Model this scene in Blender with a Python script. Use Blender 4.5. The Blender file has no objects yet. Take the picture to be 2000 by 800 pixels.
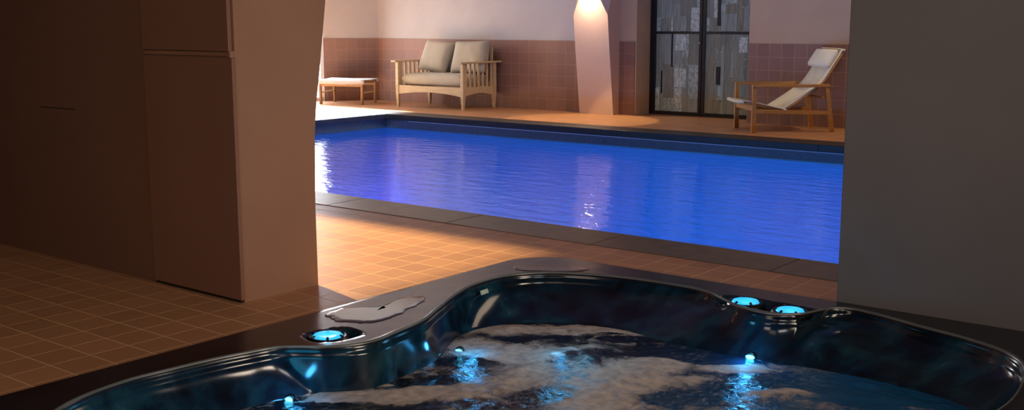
import bpy, bmesh, math, random
from mathutils import Vector, Matrix, noise
random.seed(7)
PI = math.pi
scene = bpy.context.scene
COL = scene.collection

# ------------------------------------------------------------------ helpers
def lin(c):
    return tuple(((v/255)/12.92 if v/255 <= .04045 else ((v/255+.055)/1.055)**2.4) for v in c) + (1,)

def link(o, parent=None):
    COL.objects.link(o)
    if parent is not None: o.parent = parent
    return o

def tag(o, label=None, cat=None, group=None, kind=None):
    if label: o['label'] = label
    if cat: o['category'] = cat
    if group: o['group'] = group
    if kind: o['kind'] = kind
    return o

def empty(name, loc=(0, 0, 0), rz=0):
    o = bpy.data.objects.new(name, None)
    o.empty_display_size = .1
    o.location = loc; o.rotation_euler = (0, 0, rz)
    return link(o)

def obj(name, bm, mat, parent=None, smooth=False, bevel=0, seg=2, sub=0, loc=None, rot=None):
    me = bpy.data.meshes.new(name)
    bmesh.ops.recalc_face_normals(bm, faces=bm.faces[:])
    bm.to_mesh(me); bm.free()
    for m in (mat if isinstance(mat, (list, tuple)) else [mat]): me.materials.append(m)
    if smooth:
        for p in me.polygons: p.use_smooth = True
    o = link(bpy.data.objects.new(name, me), parent)
    if loc: o.location = loc
    if rot: o.rotation_euler = rot
    if bevel:
        b = o.modifiers.new('bevel', 'BEVEL'); b.width = bevel; b.segments = seg; b.limit_method = 'ANGLE'
    if sub:
        s = o.modifiers.new('sub', 'SUBSURF'); s.levels = sub; s.render_levels = sub
    return o

def box(bm, x0, x1, y0, y1, z0, z1, mi=0):
    v = [bm.verts.new(p) for p in ((x0,y0,z0),(x1,y0,z0),(x1,y1,z0),(x0,y1,z0),(x0,y0,z1),(x1,y0,z1),(x1,y1,z1),(x0,y1,z1))]
    for f in ((0,3,2,1),(4,5,6,7),(0,1,5,4),(1,2,6,5),(2,3,7,6),(3,0,4,7)):
        bm.faces.new([v[i] for i in f]).material_index = mi
    return v

def prism(bm, pts, z0, z1, mi=0):
    a = [bm.verts.new((x, y, z0)) for x, y in pts]; b = [bm.verts.new((x, y, z1)) for x, y in pts]
    n = len(pts)
    bm.faces.new(a[::-1]).material_index = mi; bm.faces.new(b).material_index = mi
    for i in range(n):
        bm.faces.new((a[i], a[(i+1) % n], b[(i+1) % n], b[i])).material_index = mi

def sweep_poly(bm, levels):
    """levels: list of lists of (x,y,z), all the same length; a skin with end caps."""
    rows = [[bm.verts.new(p) for p in L] for L in levels]
    n = len(rows[0])
    for a, b in zip(rows, rows[1:]):
        for i in range(n):
            bm.faces.new((a[i], a[(i+1) % n], b[(i+1) % n], b[i]))
    bm.faces.new(rows[0][::-1]); bm.faces.new(rows[-1])

def bar(bm, a, b, w0, d0, w1=None, d1=None, side=Vector((0, 1, 0))):
    """a tapered rectangular bar from a to b; w along `side`, d across."""
    a, b = Vector(a), Vector(b); t = (b-a).normalized()
    s = (side - t*side.dot(t)).normalized(); q = t.cross(s)
    w1 = w1 or w0; d1 = d1 or d0
    L = []
    for p, w, d in ((a, w0, d0), (b, w1, d1)):
        L.append([tuple(p + s*(sx*w/2) + q*(sy*d/2)) for sx, sy in ((-1,-1),(1,-1),(1,1),(-1,1))])
    sweep_poly(bm, L)

def tube(bm, pts, r, n=10):
    pts = [Vector(p) for p in pts]; rows = []
    for i, p in enumerate(pts):
        t = (pts[min(i+1, len(pts)-1)] - pts[max(i-1, 0)]).normalized()
        s = t.cross(Vector((0, 0, 1)))
        if s.length < .01: s = t.cross(Vector((0, 1, 0)))
        s.normalize(); q = t.cross(s)
        rows.append([tuple(p + s*math.cos(k*2*PI/n)*r + q*math.sin(k*2*PI/n)*r) for k in range(n)])
    sweep_poly(bm, rows)

def lathe(bm, prof, n=32, cx=0, cy=0, cz=0, mi=0):
    rows = []
    for r, z in prof:
        rows.append([bm.verts.new((cx + r*math.cos(k*2*PI/n), cy + r*math.sin(k*2*PI/n), cz+z)) for k in range(n)])
    for a, b in zip(rows, rows[1:]):
        for i in range(n):
            bm.faces.new((a[i], a[(i+1) % n], b[(i+1) % n], b[i])).material_index = mi
    bm.faces.new(rows[0][::-1]).material_index = mi; bm.faces.new(rows[-1]).material_index = mi

def copy_tree(o, parent=None):
    c = o.copy(); COL.objects.link(c); c.parent = parent
    for ch in [x for x in COL.objects if x.parent == o]: copy_tree(ch, c)
    return c

# ------------------------------------------------------------------ node helpers
class NT:
    def __init__(s, name):
        s.m = bpy.data.materials.new(name); s.m.use_nodes = True
        s.t = s.m.node_tree; s.n = s.t.nodes; s.l = s.t.links
        s.p = s.n['Principled BSDF']; s.out = s.n['Material Output']
    def new(s, ty, **kw):
        x = s.n.new(ty)
        for k, v in kw.items(): setattr(x, k, v)
        return x
    def put(s, sock, v):
        if hasattr(v, 'is_linked') or hasattr(v, 'links'): s.l.new(v, sock)
        else: sock.default_value = v
    def math(s, op, a, b=None, c=None, clamp=False):
        x = s.new('ShaderNodeMath', operation=op, use_clamp=clamp)
        s.put(x.inputs[0], a)
        if b is not None: s.put(x.inputs[1], b)
        if c is not None: s.put(x.inputs[2], c)
        return x.outputs[0]
    def mix(s, f, a, b, mode='MIX'):
        x = s.new('ShaderNodeMix', data_type='RGBA', blend_type=mode)
        s.put(x.inputs[0], f); s.put(x.inputs[6], a); s.put(x.inputs[7], b)
        return x.outputs[2]
    def pos(s): return s.new('ShaderNodeNewGeometry').outputs['Position']
    def obj(s): return s.new('ShaderNodeTexCoord').outputs['Object']
    def noise(s, vec, scale, detail=4, rough=.55, dist=0, sc3=None):
        if sc3:
            mp = s.new('ShaderNodeMapping'); s.l.new(vec, mp.inputs[0]); mp.inputs['Scale'].default_value = sc3; vec = mp.outputs[0]
        x = s.new('ShaderNodeTexNoise'); s.l.new(vec, x.inputs['Vector'])
        x.inputs['Scale'].default_value = scale; x.inputs['Detail'].default_value = detail
        x.inputs['Roughness'].default_value = rough; x.inputs['Distortion'].default_value = dist
        return x.outputs['Fac']
    def ramp(s, f, stops):
        x = s.new('ShaderNodeValToRGB'); s.put(x.inputs[0], f)
        e = x.color_ramp.elements
        while len(e) < len(stops): e.new(.5)
        for i, (p, c) in enumerate(stops): e[i].position = p; e[i].color = c
        return x.outputs[0]
    def bump(s, h, strength, dist=.01):
        x = s.new('ShaderNodeBump'); s.put(x.inputs['Height'], h)
        x.inputs['Strength'].default_value = strength; x.inputs['Distance'].default_value = dist
        s.l.new(x.outputs[0], s.p.inputs['Normal']); return x.outputs[0]
    def dot(s, vec, d):
        x = s.new('ShaderNodeVectorMath', operation='DOT_PRODUCT'); s.l.new(vec, x.inputs[0]); x.inputs[1].default_value = d
        return x.outputs['Value']

def mat_plain(name, c, rough=.6, spec=.4, metal=0, var=.12, scale=6, bump=0, bscale=60):
    m = NT(name); v = m.obj()
    f = m.noise(v, scale)
    c = lin(c)
    lo = tuple(x*(1-var) for x in c[:3])+(1,); hi = tuple(min(1, x*(1+var)) for x in c[:3])+(1,)
    m.put(m.p.inputs['Base Color'], m.ramp(f, [(.3, lo), (.7, hi)]))
    m.p.inputs['Roughness'].default_value = rough; m.p.inputs['Specular IOR Level'].default_value = spec
    m.p.inputs['Metallic'].default_value = metal
    if bump: m.bump(m.noise(v, bscale, 3), bump, .003)
    return m.m

def mat_tile(name, c, grout, ud, vd, uo=0, vo=0, pitch=.1825, gw=.014, rough=.45, spec=.4, var=.14, bumpy=.5):
    """square tiles; ud / vd are world directions of the two tile axes, uo/vo where a joint lies."""
    m = NT(name); P = m.pos()
    def axis(d, o):
        a = m.math('DIVIDE', m.math('SUBTRACT', m.dot(P, d), o-50*pitch), pitch)
        fr = m.math('FRACT', a); cell = m.math('FLOOR', a)
        e = m.math('SUBTRACT', .5, m.math('ABSOLUTE', m.math('SUBTRACT', fr, .5)))   # 0 at a joint
        return e, cell
    eu, cu = axis(ud, uo); ev, cv = axis(vd, vo)
    wob = m.math('MULTIPLY', m.math('SUBTRACT', m.noise(P, 9, 3), .5), .012)
    e = m.math('ADD', m.math('MINIMUM', eu, ev), wob)
    g = m.new('ShaderNodeMapRange', interpolation_type='SMOOTHSTEP'); m.put(g.inputs[0], e)
    g.inputs[1].default_value = gw*.45; g.inputs[2].default_value = gw*1.5
    g.inputs[3].default_value = 1; g.inputs[4].default_value = 0
    G = g.outputs[0]
    cb = m.new('ShaderNodeCombineXYZ'); m.put(cb.inputs[0], cu); m.put(cb.inputs[1], cv)
    wn = m.new('ShaderNodeTexWhiteNoise', noise_dimensions='2D'); m.l.new(cb.outputs[0], wn.inputs['Vector'])
    c = lin(c)
    f = m.math('ADD', m.math('MULTIPLY', wn.outputs['Value'], .6), m.math('MULTIPLY', m.noise(P, 14, 5), .4))
    base = m.ramp(f, [(.1, tuple(x*(1-var) for x in c[:3])+(1,)), (.9, tuple(x*(1+var) for x in c[:3])+(1,))])
    m.put(m.p.inputs['Base Color'], m.mix(m.math('MULTIPLY', G, .75), base, lin(grout)))
    m.put(m.p.inputs['Roughness'], m.math('ADD', rough, m.math('MULTIPLY', G, .3)))
    m.p.inputs['Specular IOR Level'].default_value = spec
    h = m.math('ADD', m.math('MULTIPLY', G, -1), m.math('MULTIPLY', m.noise(P, 60, 3), .25))
    m.bump(h, bumpy, .002)
    return m.m

def mat_plaster(name, c, rough=.75, var=.05, bump=.25, spec=.25):
    m = NT(name); P = m.pos(); c = lin(c)
    f = m.noise(P, 2.2, 5)
    m.put(m.p.inputs['Base Color'], m.ramp(f, [(.3, tuple(x*(1-var) for x in c[:3])+(1,)), (.7, tuple(x*(1+var) for x in c[:3])+(1,))]))
    m.p.inputs['Roughness'].default_value = rough; m.p.inputs['Specular IOR Level'].default_value = spec
    m.bump(m.noise(P, 130, 3), bump, .002)
    return m.m

def mat_wood(name, c, axis=(1, 14, 14), rough=.45):
    m = NT(name); v = m.obj(); c = lin(c)
    f = m.noise(v, 5, 6, .6, .6, axis)
    m.put(m.p.inputs['Base Color'], m.ramp(f, [(.3, tuple(x*.72 for x in c[:3])+(1,)), (.5, c), (.72, tuple(min(1, x*1.2) for x in c[:3])+(1,))]))
    m.p.inputs['Roughness'].default_value = rough; m.p.inputs['Specular IOR Level'].default_value = .35
    m.bump(f, .15, .002)
    return m.m

def mat_fabric(name, c, var=.06, weave=500, rough=.9):
    m = NT(name); v = m.obj(); c = lin(c)
    f = m.noise(v, 7, 3)
    m.put(m.p.inputs['Base Color'], m.ramp(f, [(.3, tuple(x*(1-var) for x in c[:3])+(1,)), (.7, tuple(min(1, x*(1+var)) for x in c[:3])+(1,))]))
    m.p.inputs['Roughness'].default_value = rough; m.p.inputs['Specular IOR Level'].default_value = .15
    m.p.inputs['Sheen Weight'].default_value = .2
    m.bump(m.noise(v, weave, 2), .3, .001)
    return m.m

def mat_glow(name, c, strength, base=(0, 0, 0, 1)):
    m = NT(name); m.p.inputs['Base Color'].default_value = base
    f = m.noise(m.obj(), 25, 2)
    m.put(m.p.inputs['Emission Color'], m.ramp(f, [(.3, lin(c)), (.8, tuple(min(1, x*1.3+.02) for x in lin(c)[:3])+(1,))]))
    m.p.inputs['Emission Strength'].default_value = strength
    m.p.inputs['Roughness'].default_value = .2
    return m.m

# ------------------------------------------------------------------ materials
TILE = .1825
M_floor = mat_tile('terracotta floor tile', (172, 126, 92), (232, 190, 144), (1,0,0), (0,1,0), -4.25, 4.628, TILE, .018, .42, .22, .13)
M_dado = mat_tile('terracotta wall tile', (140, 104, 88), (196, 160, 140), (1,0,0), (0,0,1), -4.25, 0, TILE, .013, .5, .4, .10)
M_dadoL = mat_tile('terracotta side wall tile', (116, 88, 78), (176, 142, 128), (-.59,-.807,0), (0,0,1), 0, 0, TILE, .013, .5, .4, .10)  # same tile, darkened in colour against the daylight bounce on this wall
M_coping = mat_plain('lamplit basalt coping', (104, 90, 68), .38, .5, 0, .25, 9, .3, 70)  # near edge: warm lamp light put into the stone colour
M_white = mat_plaster('pale lilac plaster', (200, 193, 186))
M_white2 = mat_plaster('warm pale plaster', (208, 180, 164))  # base colour warmed to offset the pool's blue light
M_wall_r = mat_plaster('warm beige plaster', (196, 166, 138))  # same wall, colour warmed against blue light from the pool
M_dado_r = None
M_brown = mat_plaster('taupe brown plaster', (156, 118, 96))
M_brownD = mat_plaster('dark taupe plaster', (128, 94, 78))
M_grey = mat_plaster('grey taupe plaster', (116, 111, 110))
M_ceil = mat_plaster('warm ceiling plaster', (150, 128, 112))
M_door = mat_plaster('brown lacquered panel', (136, 98, 80), .5, .03, .12, .4)
M_dark = mat_plain('dark recess', (30, 22, 18), .8)
M_black = mat_plain('black steel', (17, 19, 21), .4, .5)
M_blackp = mat_plain('black moulded plastic', (9, 10, 12), .3, .5)
M_cop_far = mat_plain('shaded basalt', (38, 34, 32), .42, .4, 0, .25, 9, .1, 70)  # far edge: same stone with its shade put into the colour
M_cop_wet = mat_plain('daylit wet basalt', (84, 82, 82), .14, .6, 0, .25, 9, .05, 70)  # glossy end stones, colour lightened to carry the daylight wash
M_pooltile = mat_plain('blue grey pool tile', (62, 74, 88), .4, .5, 0, .2, 22)
M_white_trim = mat_plain('white waterline trim', (200, 205, 215), .4)
M_teak = mat_wood('weathered teak', (202, 178, 138))
M_teak_b = mat_wood('brown teak', (150, 112, 78))
M_teak_o = mat_wood('orange teak', (176, 122, 62))
M_cush = mat_fabric('beige linen', (182, 174, 152))
M_cush_l = mat_fabric('cream linen', (206, 198, 180))
M_sling = mat_fabric('cream sling mesh', (214, 206, 184))
M_slingw = mat_fabric('white sling mesh', (226, 230, 232))

# ------------------------------------------------------------------ camera
yaw, pit, rol, fpx, HC = 0.6746920391106414, 0.16403338321164507, -0.0011761595692193379, 2167.615, 1.4
F = Vector((-math.sin(yaw)*math.cos(pit), math.cos(yaw)*math.cos(pit), -math.sin(pit)))
Rt = Vector((math.cos(yaw), math.sin(yaw), 0)); U = Rt.cross(F)
c_, s_ = math.cos(rol), math.sin(rol)
Rt, U = c_*Rt + s_*U, -s_*Rt + c_*U
cd = bpy.data.cameras.new('camera'); cam = link(bpy.data.objects.new('camera', cd))
cam.matrix_world = Matrix(((Rt.x, U.x, -F.x, 0), (Rt.y, U.y, -F.y, 0), (Rt.z, U.z, -F.z, HC), (0, 0, 0, 1)))
cd.sensor_width = 36; cd.lens = fpx/2000*36; cd.clip_end = 100
scene.camera = cam

# ------------------------------------------------------------------ the setting
def S(name, bm, mat, parent=None, **kw):
    o = obj(name, bm, mat, parent, **kw)
    if parent is None: o['kind'] = 'structure'
    return o

PX0, PX1, PY0, PY1, WZ = -12.16, .60, 6.10, 12.10, -.20      # pool opening and water level
CW = .40                                                    # coping width
TX0, TX1, TY0, TY1 = -3.91, -.75, 1.45, 5.12                # hot tub footprint
FX0, FX1, FY0, FY1 = -17.0, 2.4, -2.2, 15.6
BWY = 14.20                                                 # back wall face
bm = bmesh.new()
def frect(x0, x1, y0, y1):
    if x1-x0 > .001 and y1-y0 > .001: box(bm, x0, x1, y0, y1, -.12, 0)
cx0, cx1, cy0, cy1 = PX0-CW, PX1+CW, PY0-CW, PY1+CW
frect(FX0, FX1, cy1, FY1); frect(FX0, cx0, cy0, cy1); frect(cx1, FX1, cy0, cy1)
tx0, tx1, ty0, ty1 = TX0+.06, TX1-.06, TY0+.06, TY1-.06
frect(FX0, FX1, ty1, cy0); frect(FX0, tx0, ty0, ty1); frect(tx1, FX1, ty0, ty1); frect(FX0, FX1, FY0, ty0)
S('floor', bm, M_floor)

# pool shell, band, trim and coping
bm = bmesh.new(); D = -1.45
box(bm, PX0-.1, PX1+.1, PY0-.1, PY1+.1, D-.1, D)
box(bm, PX0-.1, PX0, PY0-.1, PY1+.1, D, -.065); box(bm, PX1, PX1+.1, PY0-.1, PY1+.1, D, -.065)
box(bm, PX0, PX1, PY0-.1, PY0, D, -.065); box(bm, PX0, PX1, PY1, PY1+.1, D, -.065)
m = NT('pool liner blue'); v = m.pos()
m.put(m.p.inputs['Base Color'], m.ramp(m.noise(v, 1.2, 3), [(.3, lin((70, 130, 235))), (.7, lin((95, 150, 245)))]))
m.p.inputs['Roughness'].default_value = .5
pool = S('pool_basin', bm, m.m)
bm = bmesh.new(); t = .018
box(bm, PX0, PX1, PY1-t, PY1+.0, -.215, -.075); box(bm, PX0, PX1, PY0, PY0+t, -.215, -.075)
box(bm, PX0, PX0+t, PY0+t, PY1-t, -.215, -.075); box(bm, PX1-t, PX1, PY0+t, PY1-t, -.215, -.075)
S('waterline_tile', bm, M_pooltile, pool)
bm = bmesh.new(); box(bm, PX0+.5, PX1-.02, PY1-t-.004, PY1-t, -.092, -.086)
S('waterline_trim', bm, M_white_trim, pool)
bm = bmesh.new()
def stones(x0, x1, y0, y1, along, step):
    a0, a1 = (x0, x1) if along == 'x' else (y0, y1)
    n = max(1, round((a1-a0)/step)); st = (a1-a0)/n
    for i in range(n):
        p, q = a0+i*st+.0012, a0+(i+1)*st-.0012
        if along == 'x': box(bm, p, q, y0, y1, -.075, .004)
        else: box(bm, x0, x1, p, q, -.075, .004)
stones(cx0, cx1, cy0, PY0+.03, 'x', 1.2)
S('pool_coping', bm, M_coping, bevel=.006)
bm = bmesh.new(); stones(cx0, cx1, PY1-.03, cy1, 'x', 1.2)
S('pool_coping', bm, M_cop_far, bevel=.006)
bm = bmesh.new(); stones(PX1-.03, cx1, PY0+.03, PY1-.03, 'y', 1.2); stones(cx0, PX0+.03, PY0+.03, PY1-.03, 'y', 1.2)
S('pool_coping', bm, M_cop_wet, bevel=.006)
# lamps set in the near pool wall, under water
for i in range(5):
    x = -9.2 + i*2.15
    bm = bmesh.new(); lathe(bm, [(.13, 0), (.13, .02), (.11, .03)], 24)
    o = obj('pool_lamp_housing', bm, M_white_trim, pool, smooth=False, loc=(x, PY0, -.75), rot=(-PI/2, 0, 0))

# pool water
m = NT('pool water'); P = m.pos()
h1 = m.noise(P, 1.0, 2, .5, .4, (3.2, 7.0, 1)); h2 = m.noise(P, 1.0, 3, .55, .8, (11, 24, 1))
big = m.noise(P, .35, 1)
h = m.math('ADD', m.math('MULTIPLY', h1, 1.0), m.math('MULTIPLY', h2, .22))
h = m.math('MULTIPLY', h, m.math('ADD', .45, m.math('MULTIPLY', big, 1.0)))
bp = m.new('ShaderNodeBump'); m.put(bp.inputs['Height'], h); bp.inputs['Strength'].default_value = .5; bp.inputs['Distance'].default_value = .020
fr = m.new('ShaderNodeFresnel'); fr.inputs['IOR'].default_value = 1.333; m.l.new(bp.outputs[0], fr.inputs['Normal'])
gl = m.new('ShaderNodeBsdfGlossy'); gl.inputs['Roughness'].default_value = .0; m.l.new(bp.outputs[0], gl.inputs['Normal'])
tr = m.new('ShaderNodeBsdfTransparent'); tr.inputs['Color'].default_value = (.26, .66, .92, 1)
em = m.new('ShaderNodeEmission'); em.inputs['Color'].default_value = lin((44, 118, 205)); em.inputs['Strength'].default_value = .36  # surface glow stands in for light scattered inside the water
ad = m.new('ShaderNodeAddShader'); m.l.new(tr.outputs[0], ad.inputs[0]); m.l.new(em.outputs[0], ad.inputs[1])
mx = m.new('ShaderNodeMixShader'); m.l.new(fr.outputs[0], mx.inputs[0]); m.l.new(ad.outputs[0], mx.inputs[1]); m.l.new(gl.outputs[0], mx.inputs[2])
m.l.new(mx.outputs[0], m.out.inputs['Surface'])
bm = bmesh.new()
vs = [bm.verts.new(p) for p in ((PX0+t, PY0+t, WZ), (PX1-t, PY0+t, WZ), (PX1-t, PY1-t, WZ), (PX0+t, PY1-t, WZ))]
bm.faces.new(vs)
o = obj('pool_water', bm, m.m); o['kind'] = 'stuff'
tag(o, 'blue lit water surface of the long indoor swimming pool', 'water')

# ceiling
CZ = 2.75
bm = bmesh.new()
hx0, hx1, hy0, hy1 = -6.75, -6.385, 4.25, 4.4875      # unseen slot, shaped to trim the edges of the floor light
for r in ((FX0, FX1, FY0, hy0), (FX0, FX1, hy1, FY1), (FX0, hx0, hy0, hy1), (hx1, FX1, hy0, hy1)):
    box(bm, r[0], r[1], r[2], r[3], CZ, CZ+.05)
S('ceiling', bm, M_ceil)
bm = bmesh.new()  # unseen box over the slot, added to contain the spot
box(bm, hx0-.05, hx0, hy0-.05, hy1+.05, CZ+.05, CZ+.7); box(bm, hx1, hx1+.05, hy0-.05, hy1+.05, CZ+.05, CZ+.7)
box(bm, hx0, hx1, hy0-.05, hy0, CZ+.05, CZ+.7); box(bm, hx0, hx1, hy1, hy1+.05, CZ+.05, CZ+.7)
box(bm, hx0-.05, hx1+.05, hy0-.05, hy1+.05, CZ+.7, CZ+.75)
S('spot_mask_box', bm, M_dark)

# back wall in two lengths around the door, the side wall turned towards the window
CORN = (-14.42, BWY)
bm = bmesh.new(); box(bm, CORN[0], -9.6, BWY, BWY+.2, 0, CZ)
S('wall_back', bm, M_white)
bm = bmesh.new(); box(bm, -9.6, -9.0, BWY, BWY+.2, 0, CZ)
S('wall_back', bm, M_wall_r)
bm = bmesh.new(); box(bm, -7.12, FX1, BWY-.05, BWY+.6, 0, CZ)
S('wall_back', bm, M_wall_r)
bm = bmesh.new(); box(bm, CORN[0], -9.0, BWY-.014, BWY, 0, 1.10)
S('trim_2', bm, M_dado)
bm = bmesh.new(); box(bm, -7.11, FX1, BWY-.064, BWY-.05, 0, 1.095)
S('trim_3', bm, M_dado)
# door reveal: plaster between the wall and the recessed door
bm = bmesh.new(); prism(bm, [(-9.0, BWY), (-8.98, BWY), (-8.985, 14.66), (-9.2, 14.66), (-9.2, BWY+.2), (-9.0, BWY+.2)], 0, CZ)
S('wall_reveal', bm, M_wall_r)
bm = bmesh.new(); box(bm, -9.3, -6.9, 14.72, 14.8, 0, CZ)
S('wall_outer', bm, M_dark)
# side wall
dx, dy = -.59, -.807
def side_pt(s, off=0): return (CORN[0]+dx*s - dy*off*-1, CORN[1]+dy*s + dx*off*-1)
def wall_strip(name, s0, s1, o0, o1, z0, z1, mat):
    bm = bmesh.new()
    nx, ny = -dy, dx      # towards the room
    pts = [(CORN[0]+dx*s+nx*o, CORN[1]+dy*s+ny*o) for s, o in ((s0, o0), (s1, o0), (s1, o1), (s0, o1))]
    prism(bm, pts, z0, z1)
    return S(name, bm, mat)
WS = .985                                                   # where the window begins
wall_strip('wall_side', 0, WS, -.2, 0, 0, CZ, M_white)
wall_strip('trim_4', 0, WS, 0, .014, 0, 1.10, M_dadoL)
wall_strip('wall_side', WS, 4.2, -.2, 0, 2.35, CZ, M_white)
# tall window: frame and panes
bm = bmesh.new(); nx, ny = -dy, dx
def wp(s, o): return (CORN[0]+dx*s+nx*o, CORN[1]+dy*s+ny*o)
for s0, s1, z0, z1 in ((WS, WS+.05, 0, 2.35), (2.55, 2.61, 0, 2.35), (4.15, 4.2, 0, 2.35), (WS, 4.2, 2.29, 2.35), (WS, 4.2, 0, .06)):
    prism(bm, [wp(s0, -.14), wp(s1, -.14), wp(s1, -.08), wp(s0, -.08)], z0, z1)
win = S('window_1', bm, mat_plain('white window frame', (235, 238, 240), .4))
m = NT('daylit frosted glass'); m.p.inputs['Roughness'].default_value = .3
m.put(m.p.inputs['Emission Color'], m.ramp(m.noise(m.pos(), 1.5, 2), [(.3, lin((205, 222, 245))), (.7, lin((240, 246, 255)))]))
m.p.inputs['Emission Strength'].default_value = 5.0
bm = bmesh.new(); prism(bm, [wp(WS+.05, -.115), wp(4.15, -.115), wp(4.15, -.105), wp(WS+.05, -.105)], .06, 2.29)
S('window_glass', bm, m.m, win)
# outer enclosure
bm = bmesh.new(); box(bm, FX0, FX0+.1, FY0, FY1, 0, CZ); S('wall_far', bm, M_white)
bm = bmesh.new(); box(bm, FX0, FX1, FY0-.1, FY0, 0, CZ); S('wall_front', bm, M_brownD)
bm = bmesh.new(); box(bm, FX1, FX1+.1, FY0, FY1, 0, CZ); S('wall_east', bm, M_brownD)

# right partition behind the hot tub
bm = bmesh.new(); box(bm, -2.063, FX1, 5.125, 5.42, 0, CZ)
S('wall_right', bm, M_grey, bevel=.004)

# left partition with the tapering pier at its end
PE = -4.457; WY = 3.40
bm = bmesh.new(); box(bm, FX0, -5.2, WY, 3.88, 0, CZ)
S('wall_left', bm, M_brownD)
bm = bmesh.new()
lv = []
for z, y in ((0, 3.90), (.45, 3.897), (.82, 3.908), (.98, 3.925), (1.14, 3.953), (1.51, 4.008), (2.0, 4.10), (2.75, 4.35)):
    lv.append([(-5.2, WY+.012, z), (PE, WY+.012, z), (PE, y, z), (-5.2, y, z)])
sweep_poly(bm, lv)
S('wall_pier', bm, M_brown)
# thin crack-like joint line on the left wall
bm = bmesh.new(); bar(bm, (-6.30, WY-.001, .902), (-5.92, WY-.001, .905), .002, .004)
S('trim_5', bm, M_dark)

# built-in cupboard doors flush with the wall
cup = empty('wall_cupboard', (-4.83, WY, 0))
tag(cup, 'flush brown built-in cupboard with finger-pull gap at the end of the dark left wall', 'cupboard')
def cchild(name, b, mat, **kw):
    o = obj(name, b, mat, cup, **kw); return o
ox, oy = 4.83, -WY
def lb(bm, x0, x1, y0, y1, z0, z1): box(bm, x0+ox, x1+ox, y0+oy, y1+oy, z0, z1)
bm = bmesh.new(); lb(bm, -5.195, PE-.01, WY-.004, WY+.011, .002, .016); cchild('gap_shade', bm, M_dark)  # dark strip stands in for the shadow gap below the door
bm = bmesh.new(); lb(bm, -5.197, PE+.006, WY-.012, WY+.010, .016, 1.224); dl = cchild('door', bm, M_door, bevel=.0015)
bm = bmesh.new(); lb(bm, -5.197, PE-.016, WY-.012, WY+.010, 1.256, 2.73); cchild('door', bm, M_door, bevel=.0015)
bm = bmesh.new(); lb(bm, -5.197, PE+.002, WY-.004, WY+.012, 1.232, 1.252); lb(bm, PE-.012, PE+.004, WY-.02, WY+.01, 1.226, 1.258)
cchild('handle_channel', bm, mat_plain('pale finger pull', (150, 112, 88), .5))

# leaning column with chamfered head
XL, XR, YB = -9.89, -9.272, 14.42
bm = bmesh.new(); lv = []
for z, yf, c in ((0, 14.035, 0), (.5, 13.975, .0), (1.0, 13.91, .0), (1.49, 13.855, .001), (1.73, 13.82, .12), (1.95, 13.79, .2), (2.75, 13.6, .2)):
    lv.append([(XL, YB, z), (XL, yf+c, z), (XL+c, yf, z), (XR-c, yf, z), (XR, yf+c, z), (XR, YB, z)])
sweep_poly(bm, lv)
S('column', bm, M_white2)

# ------------------------------------------------------------------ glass door
dr = empty('door_1', (-8.1, 14.62, 0)); dr['kind'] = 'structure'
DX0, DX1, DM = -8.985, -6.95, -8.105
def dchild(name, rects, mat, par=None, y0=-.03, y1=.03, **kw):
    bm = bmesh.new()
    for x0, x1, z0, z1 in rects: box(bm, x0+8.1, x1+8.1, y0, y1, z0, z1)
    return obj(name, bm, mat, par or dr, **kw)
dchild('door_frame', [(DX0, DX0+.05, 0, 2.6), (DX1-.05, DX1, 0, 2.6), (DX0+.05, DX1-.05, 2.55, 2.6)], M_black)
greys = [(150, 164, 158), (128, 136, 126), (118, 126, 116), (172, 184, 178), (136, 148, 142), (122, 124, 110)]
def mat_art(i, c):
    m = NT('art glass %d' % i); P = m.obj(); c = lin(c)
    f = m.noise(P, 26, 4, .6, .8, (1, 1, .12 if i not in (0, 3) else .6))
    k = (.5, 1.35) if i in (0, 3) else (.75, 1.15)
    m.put(m.p.inputs['Base Color'], m.ramp(f, [(.35, tuple(x*k[0] for x in c[:3])+(1,)), (.62, tuple(min(1, x*k[1]) for x in c[:3])+(1,))]))
    m.p.inputs['Roughness'].default_value = .22; m.p.inputs['Specular IOR Level'].default_value = .7
    m.p.inputs['Emission Color'].default_value = c; m.p.inputs['Emission Strength'].default_value = .05  # faint self-glow added to the panes
    m.bump(f, .8 if i in (0, 3) else .25, .01)
    return m.m
ART = [mat_art(i, c) for i, c in enumerate(greys)] + [M_black, mat_plain('solder dot', (225, 230, 230), .25, .8)]
def leaf(x0, x1, feat, seed):
    rnd = random.Random(seed)
    lf = dchild('door_leaf', [(x0, x0+.045, .0, 2.54), (x1-.045, x1, 0, 2.54), (x0+.045, x1-.045, 0, .055),
                              (x0+.045, x1-.045, 1.21, 1.245), (x0+.045, x1-.045, 2.48, 2.54)], M_black, y0=-.025, y1=.025)
    g0, g1 = x0+.045, x1-.045
    bm = bmesh.new(); box(bm, g0+8.1, g1+8.1, .004, .012, .055, 2.48, 1)
    dots = []
    for z0, z1 in ((.055, 1.21), (1.245, 2.48)):
        x = g0
        while x < g1-.004:
            w = min(rnd.choice((.05, .07, .10, .14, .18)), g1-x)
            z = z0
            while z < z1-.005:
                hh = min(rnd.choice((.2, .35, .5, .8)), z1-z)
                mi = rnd.choice((1, 2, 2, 1, 0, 3, 4, 5, 2, 1, 4))
                th = rnd.uniform(.004, .012)
                box(bm, x+8.1+.001, x+w+8.1-.001, .004-th, .004, z+.001, z+hh-.001, mi)
                if rnd.random() < .45: dots += [(x, z), (x+w, z)]
                z += hh
            x += w
    for fx, fw, fz, fh, mi in feat:
        box(bm, fx+8.1, fx+fw+8.1, -.02, .0, fz, fz+fh, mi)
    for x, z in dots:
        if g0 < x < g1: lathe(bm, [(.0095, -.005), (.0095, .005)], 6, x+8.1, -.012, z, 7)
    obj('art_glass', bm, ART, lf)
    return lf
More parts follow.
